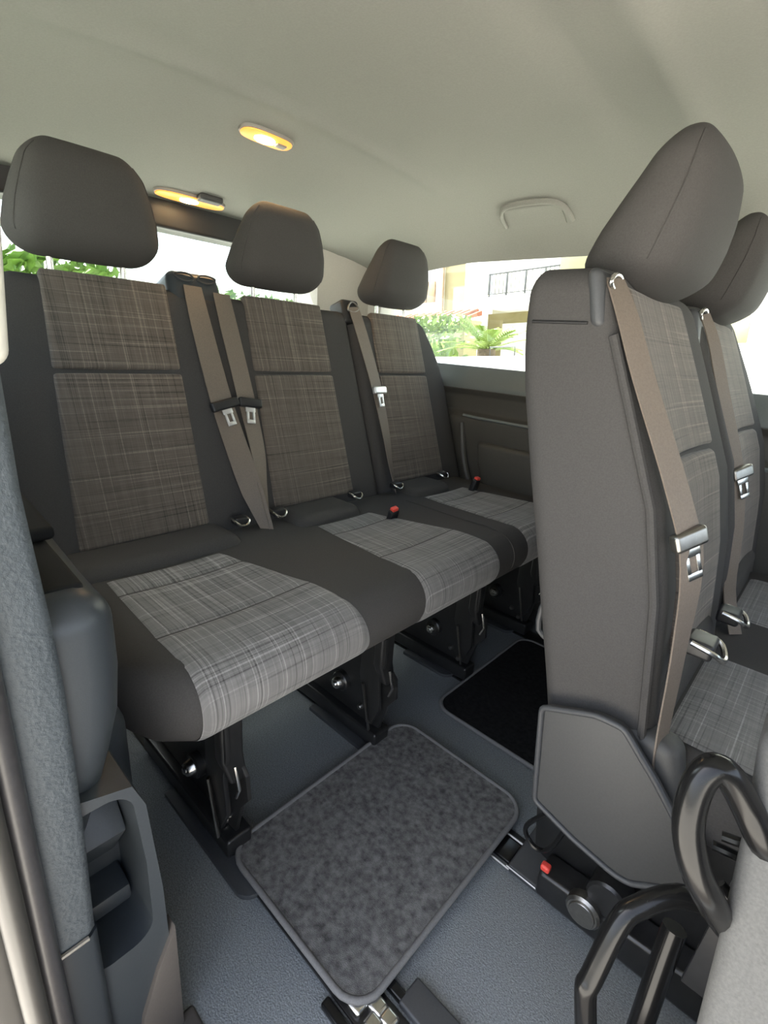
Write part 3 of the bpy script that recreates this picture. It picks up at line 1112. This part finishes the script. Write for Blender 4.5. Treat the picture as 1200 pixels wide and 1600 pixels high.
b.build('lock_indicator', 'red', lg)
b = MB()
b.tube([(-0.185, -0.20, 0.210), (-0.218, -0.20, 0.155), (-0.221, -0.20, 0.128), (-0.200, -0.20, 0.112), (-0.178, -0.20, 0.128), (-0.160, -0.20, 0.190)], 0.0042, 8, 5)
b.build('wire_handle', 'gloss', lg)
for y in (0.235, 0.60):
    b = MB()
    b.prism([(-0.215, 0.05), (-0.235, 0.20), (-0.20, 0.40), (0.30, 0.36), (0.32, 0.05), (0.20, 0.035), (-0.14, 0.035)], 1, y - 0.006, y + 0.006)
    o = b.build('leg', 'bracket', bench2, bevel=0.002)
    b = MB()
    b.rbox((-0.20, y - 0.026, 0.012), (0.28, y + 0.026, 0.06), 0.006, (2, 1, 1))
    b.build('foot', 'bracket', o)
b = MB()
b.tube([(0.0, -0.14, 0.31), (0.0, 0.66, 0.31)], 0.016, 10)
b.build('seat_frame', 'bracket', bench2)
# pull loop on the rear face of the backrest
b = MB()
b.tube([(-0.262, -0.15, 0.56), (-0.285, -0.15, 0.55), (-0.287, -0.15, 0.49), (-0.250, -0.15, 0.48)], 0.005, 8, 3)
b.build('pull_loop', 'plastic', bench2)

# ------------------------------------------------------------------ tipped single seat at the door
fold = root('tipped_seat', (0.10, -0.45, 0.0), 'single seat tipped forward by the door, grey back and black tube frame at lower right', 'seat')
b = MB()
b.tube([(0.055, -0.390, 0.405), (0.040, -0.430, 0.455), (0.026, -0.460, 0.497), (0.007, -0.470, 0.530), (-0.007, -0.466, 0.564), (-0.010, -0.455, 0.596), (-0.004, -0.445, 0.612), (0.008, -0.437, 0.606), (0.024, -0.431, 0.584), (0.044, -0.428, 0.555), (0.075, -0.40, 0.50)], 0.0125, 14, 5)
b.build('frame_tube', 'gloss', fold)
b = MB()
b.tube([(0.045, -0.365, 0.400), (0.005, -0.385, 0.405), (-0.024, -0.415, 0.388), (-0.034, -0.432, 0.372), (-0.040, -0.462, 0.315), (-0.041, -0.468, 0.300), (-0.030, -0.470, 0.25), (-0.02, -0.46, 0.16), (-0.01, -0.44, 0.03)], 0.0115, 12, 4)
b.build('frame_tube', 'gloss', fold)
b = MB()
b.tube([(0.0105, -0.374, 0.350), (0.0105, -0.385, 0.315), (0.0115, -0.41, 0.235), (0.015, -0.44, 0.03)], 0.0125, 12, 4)
b.build('frame_tube', 'gloss', fold)
b = MB()
b.rbox((0.0, 0.0, 0.05), (0.30, 0.075, 0.64), 0.016, (4, 2, 10), 4,
       f=lambda p: (p[0] + interp(p[2], [0.05, 0.406, 0.469, 0.562, 0.64], [0.075, 0.043, 0.038, 0.028, 0.016]), p[1] + interp(p[2], [0.05, 0.406, 0.469, 0.562, 0.64], [-0.60, -0.491, -0.466, -0.433, -0.408]), p[2]))
b.build('seat_back', 'slab', fold, sharp=80)
b = MB()
b.prism([(0.03, 0.30), (0.04, 0.50), (0.22, 0.54), (0.30, 0.30)], 1, -0.385, -0.377)
b.build('side_plate', 'bracket', fold, bevel=0.002)
for (p0, p1) in (((0.018, -0.405, 0.520), (0.060, -0.400, 0.528)), ((0.014, -0.405, 0.505), (0.062, -0.398, 0.508)), ((0.030, -0.40, 0.465), (0.07, -0.40, 0.44))):
    b = MB()
    b.tube([p0, p1], 0.0045, 8)
    b.build('link_rod', 'gloss', fold)
b = MB()
b.tube([(0.015, -0.42, 0.03), (0.015, -0.30, 0.03), (0.30, -0.30, 0.03), (0.30, -0.44, 0.03), (-0.01, -0.44, 0.03)], 0.014, 10)
b.build('base_frame', 'bracket', fold)

# ------------------------------------------------------------------ floor rails with plastic covers
def rail(y, label, pieces):
    free()
    r_ = root('floor_rail', (-0.8, y, 0.0), label, 'rail', 'seat rails in the floor')
    m = MB()
    m.rbox((-1.15, y - 0.018, -0.01), (0.5, y + 0.040, 0.004), 0.002, (1, 1, 1), 1)
    m.build('track', 'bracket', r_)
    for (x0, x1) in pieces:
        m = MB()
        n = 8
        left = [(x0, y - 0.042), (x1 - 0.03, y - 0.042)]
        arc = [(x1 - 0.03 + 0.03 * math.sin(math.pi / 2 * i / n), y - 0.012 - 0.03 * math.cos(math.pi / 2 * i / n)) for i in range(1, n + 1)]
        poly = left + arc + [(x1, y - 0.006), (x0, y - 0.006)]
        m.prism(poly, 2, -0.004, 0.010)
        m.build('rail_cover', 'plastic', r_, bevel=0.002)
        m = MB()
        m.rbox((x0, y + 0.024, -0.004), (x1 - 0.02, y + 0.046, 0.009), 0.003, (1, 1, 1))
        m.build('rail_lip', 'black', r_)
    return r_


ra = rail(-0.533, 'nearest black seat rail, running under the corner of the lighter mat', [(-0.835, -0.53)])
m = MB()
m.rbox((-0.255, -0.490, 0.0), (0.10, -0.445, 0.014), 0.004, (2, 1, 1))
m.build('rail_cover', 'plastic', ra)
for yy in (-0.565, -0.480):
    m = MB()
    m.rbox((-0.335, yy - 0.008, 0.0), (-0.235, yy + 0.008, 0.013), 0.004, (2, 1, 1))
    m.build('lock_jaw', 'gloss', ra)
for x, y in ((-0.295, -0.535), (-0.272, -0.515), (-0.262, -0.535), (-0.25, -0.515)):
    m = MB()
    m.rbox((x - 0.014, y - 0.012, 0.0), (x + 0.012, y + 0.012, 0.018), 0.006, (1, 1, 1), 3)
    m.build('lock_block', 'steel', ra)
rb = rail(-0.147, 'second seat rail from the door, ending under the grey side shield', [(-0.835, -0.60)])
m = MB()
m.rbox((-0.245, -0.189, 0.0), (0.40, -0.060, 0.016), 0.005, (4, 2, 1))
m.build('rail_cover', 'plastic', rb)
m = MB()
m.rbox((-0.285, -0.178, 0.0), (-0.245, -0.128, 0.008), 0.003, (1, 1, 1))
m.build('rail_slot', 'gloss', rb)
m = MB()
m.tube([(-0.246, -0.190, 0.013), (0.06, -0.190, 0.013)], 0.0022, 6)
m.build('cover_edge', 'greysteel', rb)
for yy in (-0.19, -0.125):
    m = MB()
    m.tube([(-0.29, yy, 0.008), (-0.24, yy, 0.008)], 0.003, 6)
    m.build('slot_rail', 'greysteel', rb)
rc_ = rail(0.233, 'third seat rail from the door, in shadow under the rear bench', [(-0.835, -0.66)])
m = MB()
m.rbox((-0.815, 0.222, 0.004), (-0.795, 0.240, 0.016), 0.004, (1, 1, 1), 2)
m.tube([(-0.86, 0.232, 0.008), (-0.81, 0.231, 0.010)], 0.003, 6)
m.build('rail_clip', 'satin', rc_)
rail(0.598, 'farthest seat rail, in shadow beside the far wall panel', [(-0.835, -0.66)])
free()

# ------------------------------------------------------------------ mats
def mat_obj(x0, x1, y0, y1, z, pile, label):
    global OFF
    r_ = root('floor_mat', ((x0 + x1) / 2, (y0 + y1) / 2, z), label, 'floor mat')
    rc = 0.052

    def outline(g, rc):
        o = []
        for cx, cy, a0 in ((x1 - rc, y1 - rc, 0), (x0 + rc, y1 - rc, 90), (x0 + rc, y0 + rc, 180), (x1 - rc, y0 + rc, 270)):
            for i in range(7):
                a = math.radians(a0 + 15 * i)
                o.append((cx + math.cos(a) * (rc - g), cy + math.sin(a) * (rc - g)))
        return o
    m = MB()
    m.prism(outline(0.005, rc), 2, z, z + 0.007)
    m.build('pile', pile, r_)
    m = MB()
    m.tube([(x, y, z + 0.005) for x, y in outline(0.004, rc)], 0.0055, 8, 0, closed=True)
    m.build('bound_edge', 'binding', r_, sharp=80)
    free()
    return r_


mat_obj(-0.632, -0.277, -0.553, -0.048, 0.016, 'mat', 'mottled dark grey floor mat with rounded corners, in the middle of the floor')
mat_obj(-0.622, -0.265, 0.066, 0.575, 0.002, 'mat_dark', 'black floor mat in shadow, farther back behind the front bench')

# ------------------------------------------------------------------ ceiling lights and grab handle
def ceiling_light(x, y0, y1, label, shade):
    yc = (y0 + y1) / 2
    z = ceil_z(x, yc)
    t = (ceil_z(x + 0.03, yc) - ceil_z(x - 0.03, yc)) / 0.06
    r_ = root('ceiling_light', (x, yc, z), label, 'light')

    def f(p):
        # every point rides on the headliner
        return (p[0], p[1], p[2] + z + t * (p[0] - x))
    L = (y1 - y0) / 2

    def oval(sx, sy, zlo, zhi, cy=0.0, cx=0.0):
        m = MB()
        m.rbox((x - sx, yc - sy, zlo), (x + sx, yc + sy, zhi), min(sx, 0.03), (2, 4, 1), 4, f=lambda p: f((p[0] + cx, p[1] + cy, zhi + (p[2] - zhi) * 1.0)))
        return m
    m = MB()
    m.prism([(x + math.copysign(abs(math.cos(a)) ** 0.75, math.cos(a)) * 0.030, yc + math.copysign(abs(math.sin(a)) ** 0.6, math.sin(a)) * L) for a in [2 * math.pi * i / 32 for i in range(32)]], 2, -0.008, 0.004, f=f)
    m.build('lamp_frame', 'lampframe', r_, bevel=0.003)
    m = MB()
    m.prism([(x + math.copysign(abs(math.cos(a)) ** 0.75, math.cos(a)) * 0.027, yc + math.copysign(abs(math.sin(a)) ** 0.6, math.sin(a)) * (L - 0.004)) for a in [2 * math.pi * i / 32 for i in range(32)]], 2, -0.012, 0.0, f=f)
    m.build('lens', 'lens', r_, bevel=0.003)
    m = MB()
    m.prism([(x + math.cos(a) * 0.017, yc - 0.006 + math.sin(a) * 0.030) for a in [2 * math.pi * i / 24 for i in range(24)]], 2, -0.0145, -0.010, f=f)
    m.build('bulb_glow', 'bulb', r_, bevel=0.001)
    if shade:
        m = MB()
        m.rbox((x + 0.022, yc + 0.005, -0.016), (x + 0.056, yc + 0.085, 0.004), 0.008, (1, 2, 1), 3, f=f)
        m.build('switch_cover', 'plastic', r_)
    else:
        m = MB()
        m.rbox((x - 0.009, yc + L * 0.35, -0.016), (x + 0.009, yc + L * 0.75, -0.010), 0.003, (1, 1, 1), 2, f=f)
        m.build('switch_rocker', 'lampframe', r_)
    lamp = bpy.data.lights.new('lamp_light', 'AREA')
    lamp.shape = 'RECTANGLE'
    lamp.size, lamp.size_y = 0.04, 0.12
    lamp.energy = 0.14 if shade else 0.55
    lamp.color = (1.0, 0.62, 0.30)
    lo = bpy.data.objects.new('lamp_light', lamp)
    COL.objects.link(lo)
    lo.parent = r_
    lo.location = (0, 0, -0.022)
    free()


ceiling_light(-1.290, -0.078, 0.078, 'lit amber ceiling light in the middle of the headliner, the higher of the two', False)
ceiling_light(-1.720, -0.110, 0.125, 'lit amber ceiling light at the rear edge of the headliner, with dark switch cover', True)

gh = root('grab_handle', (-0.89, 0.72, 1.34), 'pale grey grab handle on the headliner above the far window', 'handle')
m = MB()
hp = [(-1.005, 0.750), (-0.998, 0.700), (-0.965, 0.668), (-0.89, 0.660), (-0.815, 0.668), (-0.782, 0.700), (-0.775, 0.750)]
m.tube([(x, y, ceil_z(x, y) - 0.005 * (1 if 0 < i < 6 else 0.2)) for i, (x, y) in enumerate(hp)], 0.009, 10, 5, flat=0.8)
m.build('grip', 'ceiling', gh, sharp=80)
m = MB()
us, vs = lin(-0.985, -0.795, 12), lin(0.675, 0.755, 6)
m.grid(lambda x, y: (x, y, ceil_z(x, y) - 0.003), us, vs, (0, 0, 0.006))
m.build('recess_plate', 'ceiling', gh, sharp=80)
free()

# ================================================================== OUTSIDE (the street falls a few degrees against the van)
A = math.radians(4.5)


def E_(p):
    x, y, z = p
    return (x * math.cos(A) - z * math.sin(A), y, x * math.sin(A) + z * math.cos(A))


M['white_wall'] = grained('white_render', (0.80, 0.79, 0.75), 0.9, 40, 0.1, 0.003, 0.03, vscale=3)
M['cream_wall'] = grained('cream_render', (0.38, 0.31, 0.17), 0.9, 40, 0.1, 0.003, 0.06, vscale=2)
M['tan'] = grained('tan_render', (0.30, 0.27, 0.16), 0.9, 40, 0.1, 0.003, 0.05, vscale=2)
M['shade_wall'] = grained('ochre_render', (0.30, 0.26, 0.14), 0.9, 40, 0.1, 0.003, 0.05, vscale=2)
M['shutter'] = grained('brown_shutter', (0.28, 0.17, 0.10), 0.7, 40, 0.2, 0.003, 0.1, vscale=8)
M['tile'] = grained('terracotta_tile', (0.26, 0.085, 0.045), 0.85, 60, 0.3, 0.004, 0.25, vscale=6)
M['iron'] = grained('dark_iron', (0.05, 0.05, 0.055), 0.5, 60, 0.1, 0.001, 0.1)
M['paving'] = grained('pale_paving', (0.44, 0.42, 0.38), 0.9, 20, 0.2, 0.005, 0.1, vscale=3)
M['leaf'] = grained('green_leaf', (0.075, 0.15, 0.02), 0.5, 30, 0.1, 0.002, 0.35, vscale=9)
M['leaf_yellow'] = grained('yellow_green_leaf', (0.13, 0.195, 0.028), 0.5, 30, 0.1, 0.002, 0.3, vscale=9)
M['trunk'] = grained('shaggy_trunk', (0.10, 0.07, 0.045), 0.9, 60, 0.6, 0.01, 0.3, vscale=20)

free()
m = MB()
m.rbox((-60, -40, -0.72), (40, 60, -0.52), 0.01, (1, 1, 1), 1, f=E_)
gr = struct(m.build('ground', 'paving'))
m = MB()
m.rbox((-7.6, 4.0, -0.55), (8, 4.22, 1.115), 0.02, (1, 1, 1), 2, f=E_)
gw = tag(m.build('garden_wall', 'white_wall'), 'white garden wall outside, just beyond the far side window', 'wall')


def ebox(name, mat, parent, lo, hi, r=0.01):
    mm = MB()
    mm.rbox(lo, hi, r, (1, 1, 1), 1, f=E_)
    return mm.build(name, mat, parent)


apt = root('apartment_building', E_((-5.5, 10.6, -0.5)), 'white apartment building with railed balcony, outside beyond the far window', 'building')
ebox('wall', 'white_wall', apt, (-7.33, 11.2, 2.42), (6.0, 16, 7.5))
ebox('column', 'white_wall', apt, (-7.33, 9.9, -0.5), (-6.72, 10.05, 7.5))
ebox('balcony_slab', 'white_wall', apt, (-6.74, 9.85, 2.42), (-2.6, 11.3, 2.64))
ebox('balcony_slab', 'white_wall', apt, (-6.74, 9.85, 5.0), (-2.6, 11.3, 5.3))
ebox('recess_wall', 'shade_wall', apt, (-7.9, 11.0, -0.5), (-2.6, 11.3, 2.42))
d_ = ebox('balcony_door', 'white_wall', apt, (-6.85, 10.94, -0.5), (-5.75, 11.1, 2.16))
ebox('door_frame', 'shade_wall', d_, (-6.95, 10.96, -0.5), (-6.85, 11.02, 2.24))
ebox('tan_panel', 'tan', apt, (-4.98, 9.9, 2.64), (-4.42, 11.3, 7.0))
ebox('wall', 'white_wall', apt, (-4.42, 9.95, -0.5), (6.0, 11.4, 7.5))
for z in (3.6,):
    ebox('panel_line', 'shade_wall', apt, (-5.0, 9.88, z), (-4.4, 9.92, z + 0.03))
rl = ebox('balcony_rail', 'iron', apt, (-6.68, 9.90, 3.12), (-4.98, 9.93, 3.15), 0.004)
ebox('bottom_rail', 'iron', rl, (-6.68, 9.90, 2.70), (-4.98, 9.93, 2.72), 0.004)
for x in (-6.66, -6.21, -5.75, -5.30):
    ebox('rail_post', 'iron', rl, (x - 0.02, 9.90, 2.62), (x + 0.02, 9.94, 3.14), 0.004)
mm = MB()
x = -6.6
while x < -5.0:
    mm.rbox((x - 0.006, 9.91, 2.70), (x + 0.006, 9.925, 3.13), 0.002, (1, 1, 1), 1, f=E_)
    x += 0.1
bars = mm.build('rail_bars', 'iron', rl)
bars['kind'] = 'stuff'
# grid of small windows on the far right of the facade
for i in range(4):
    for j in range(3):
        q = ebox('window', 'tan', apt, (-1.9 + i * 0.7, 9.93, 1.5 + j * 0.9), (-1.5 + i * 0.7, 9.97, 1.95 + j * 0.9))
free()

hs_ = root('house', E_((-9.5, 11, -0.5)), 'cream house with brown shutters beside the white building, seen past the far headrest', 'building')
ebox('wall', 'cream_wall', hs_, (-14, 10.3, -0.5), (-7.36, 10.9, 4.0))
ebox('cornice', 'cream_wall', hs_, (-14, 10.1, 3.92), (-7.34, 10.9, 4.12))
wn = ebox('window', 'white_wall', hs_, (-9.2, 10.22, 2.45), (-8.22, 10.32, 3.62))
ebox('shutter', 'shutter', wn, (-8.98, 10.17, 2.72), (-8.72, 10.24, 3.22))
ebox('shutter', 'shutter', wn, (-8.68, 10.17, 2.72), (-8.44, 10.24, 3.22))
mm = MB()
mm.tube([E_(p) for p in [(-8.40, 10.2, 3.92), (-8.20, 10.2, 3.55), (-8.20, 10.2, -0.4)]], 0.03, 8)
mm.build('downpipe', 'shutter', hs_)
free()
an = root('tiled_porch', E_((-7.7, 8.3, -0.5)), 'low porch with a red tiled roof in front of the cream house', 'porch')
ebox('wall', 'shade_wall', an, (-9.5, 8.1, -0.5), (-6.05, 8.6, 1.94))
ebox('fascia', 'cream_wall', an, (-9.5, 7.93, 1.92), (-5.97, 8.62, 1.99))
rf = MB()
rf.prism([(7.9, 1.99), (8.6, 2.20), (8.6, 2.10), (7.9, 1.96)], 0, -9.5, -5.97, f=E_)
rf = rf.build('tile_roof', 'tile', an)
first = None
for i in range(17):
    if first is None:
        mm = MB()
        mm.tube([E_((-9.3, 7.86, 1.995)), E_((-9.3, 8.6, 2.215))], 0.05, 8)
        first = mm.build('roof_tile', 'tile', rf)
    else:
        c = first.copy()
        COL.objects.link(c)
        c.location = Vector(E_((i * 0.2, 0, 0)))
free()


def frond(mm, base, az, el, L, width, droop, n=9, leaflets=15):
    d = Vector((math.cos(az) * math.cos(el), math.sin(az) * math.cos(el), math.sin(el)))
    pts = []
    for i in range(n):
        t = i / (n - 1)
        pts.append(Vector(base) + d * L * t + Vector((0, 0, -droop * t * t)))
    P = [Vector(E_(p)) for p in pts]
    mm.tube(P, 0.008, 5)
    side = Vector((-math.sin(az), math.cos(az), 0))
    for k in range(2, leaflets):
        t = k / leaflets
        i = min(int(t * (n - 1)), n - 2)
        p = pts[i].lerp(pts[i + 1], t * (n - 1) - i)
        w_ = width * math.sin(math.pi * (0.15 + 0.8 * t))
        for s in (-1, 1):
            tip = p + side * s * w_ * 0.8 + d * w_ * 0.7 + Vector((0, 0, 0.05 * w_ - droop * 0.2))
            h = d * 0.012
            mm.add([E_(p - h), E_(p + h), E_(tip), E_(p + Vector((0, 0, 0.006)))], [[0, 1, 2], [1, 3, 2], [3, 0, 2], [0, 3, 1]])


cy = root('cycad_palm', E_((-3.58, 5.0, 0.9)), 'bright green cycad with arching feathery fronds behind the garden wall', 'plant')
mm = MB()
mm.cyl(E_((-3.58, 5.0, -0.5)), E_((-3.58, 5.0, 1.24)), 0.16, 0.12, 12)
mm.build('trunk', 'trunk', cy)
rnd = random.Random(3)
for i in range(26):
    mm = MB()
    az = 2 * math.pi * i / 26 + rnd.uniform(-.1, .1)
    frond(mm, (-3.58, 5.0, 1.22), az, rnd.uniform(0.25, 1.05), rnd.uniform(0.50, 0.70), 0.15, rnd.uniform(0.10, 0.22))
    mm.build('frond', 'leaf_yellow', cy)
free()


def leafy(name, mat, lo, hi, count, size, label, cat, seed, core=True):
    rn = random.Random(seed)
    c = [(a + b2_) / 2 for a, b2_ in zip(lo, hi)]
    r_ = root(name, E_((c[0], c[1], lo[2])), label, cat)
    mm = MB()
    mm.rbox([a + (b2_ - a) * 0.08 for a, b2_ in zip(lo, hi)], [b2_ - (b2_ - a) * 0.10 for a, b2_ in zip(lo, hi)], min(b2_ - a for a, b2_ in zip(lo, hi)) * 0.3, (14, 6, 6), 3,
            f=lambda p: E_((p[0] + 0.06 * math.sin(9 * p[0] + 7 * p[2]), p[1] + 0.06 * math.sin(8 * p[2] + 5 * p[0]), p[2] + 0.07 * math.sin(6 * p[0] + 3 * p[1]))))
    mm.build('foliage_body', mat, r_, sharp=80)
    mm = MB()
    for _ in range(count):
        p = Vector([rn.uniform(a, b2_) for a, b2_ in zip(lo, hi)])
        # push to the nearest of the outer faces that show: front, top, ends
        k = rn.choice((0, 1, 1, 2, 2))
        if k == 1:
            p[1] = lo[1] + rn.uniform(-0.03, 0.1)
        elif k == 2:
            p[2] = hi[2] - rn.uniform(-0.10, 0.14)
        else:
            p[0] = rn.choice((lo[0], hi[0])) + rn.uniform(-0.05, 0.05)
        u = Vector((rn.gauss(0, 1), rn.gauss(0, 1), rn.gauss(0, 1))).normalized()
        v = u.orthogonal().normalized()
        s = size * rn.uniform(0.6, 1.3)
        mm.add([E_(p - u * s), E_(p + v * s * 0.45), E_(p + u * s), E_(p - v * s * 0.45)], [[0, 1, 2, 3]])
    lv = mm.build('leaves', mat, r_)
    lv['kind'] = 'stuff'
    free()
    return r_


leafy('shrub', 'leaf_yellow', (-5.6, 5.7, 0.2), (-4.72, 6.3, 1.72), 900, 0.07, 'yellow-green leafy shrub left of the cycad, behind the garden wall', 'plant', 5)
leafy('hedge', 'leaf', (-9.2, -3.0, -0.5), (-8.0, 2.25, 2.30), 3000, 0.12, 'taller green hedge outside, seen under the nearest headrest through the rear window', 'hedge', 6)
leafy('hedge', 'leaf', (-9.2, 2.95, -0.5), (-8.0, 7.0, 2.12), 3000, 0.12, 'lower green hedge outside, seen under the middle headrest through the rear window', 'hedge', 8)
m = MB()
m.rbox((-10.2, 1.8, -0.55), (-9.9, 4.0, 2.42), 0.02, (1, 1, 1), 2, f=E_)
tag(m.build('boundary_wall', 'cream_wall'), 'pale cream wall end outside between the two hedges, through the rear window', 'wall')
rw = root('garden_gate_rail', E_((-3.1, 4.7, 1.0)), 'small dark metal rail right of the cycad, on the garden wall', 'railing')
mm = MB()
mm.tube([E_(p) for p in [(-3.28, 4.6, 1.10), (-3.28, 4.6, 1.24), (-2.95, 4.6, 1.24), (-2.95, 4.6, 1.10)]], 0.008, 6)
mm.build('rail_hoop', 'iron', rw)
free()
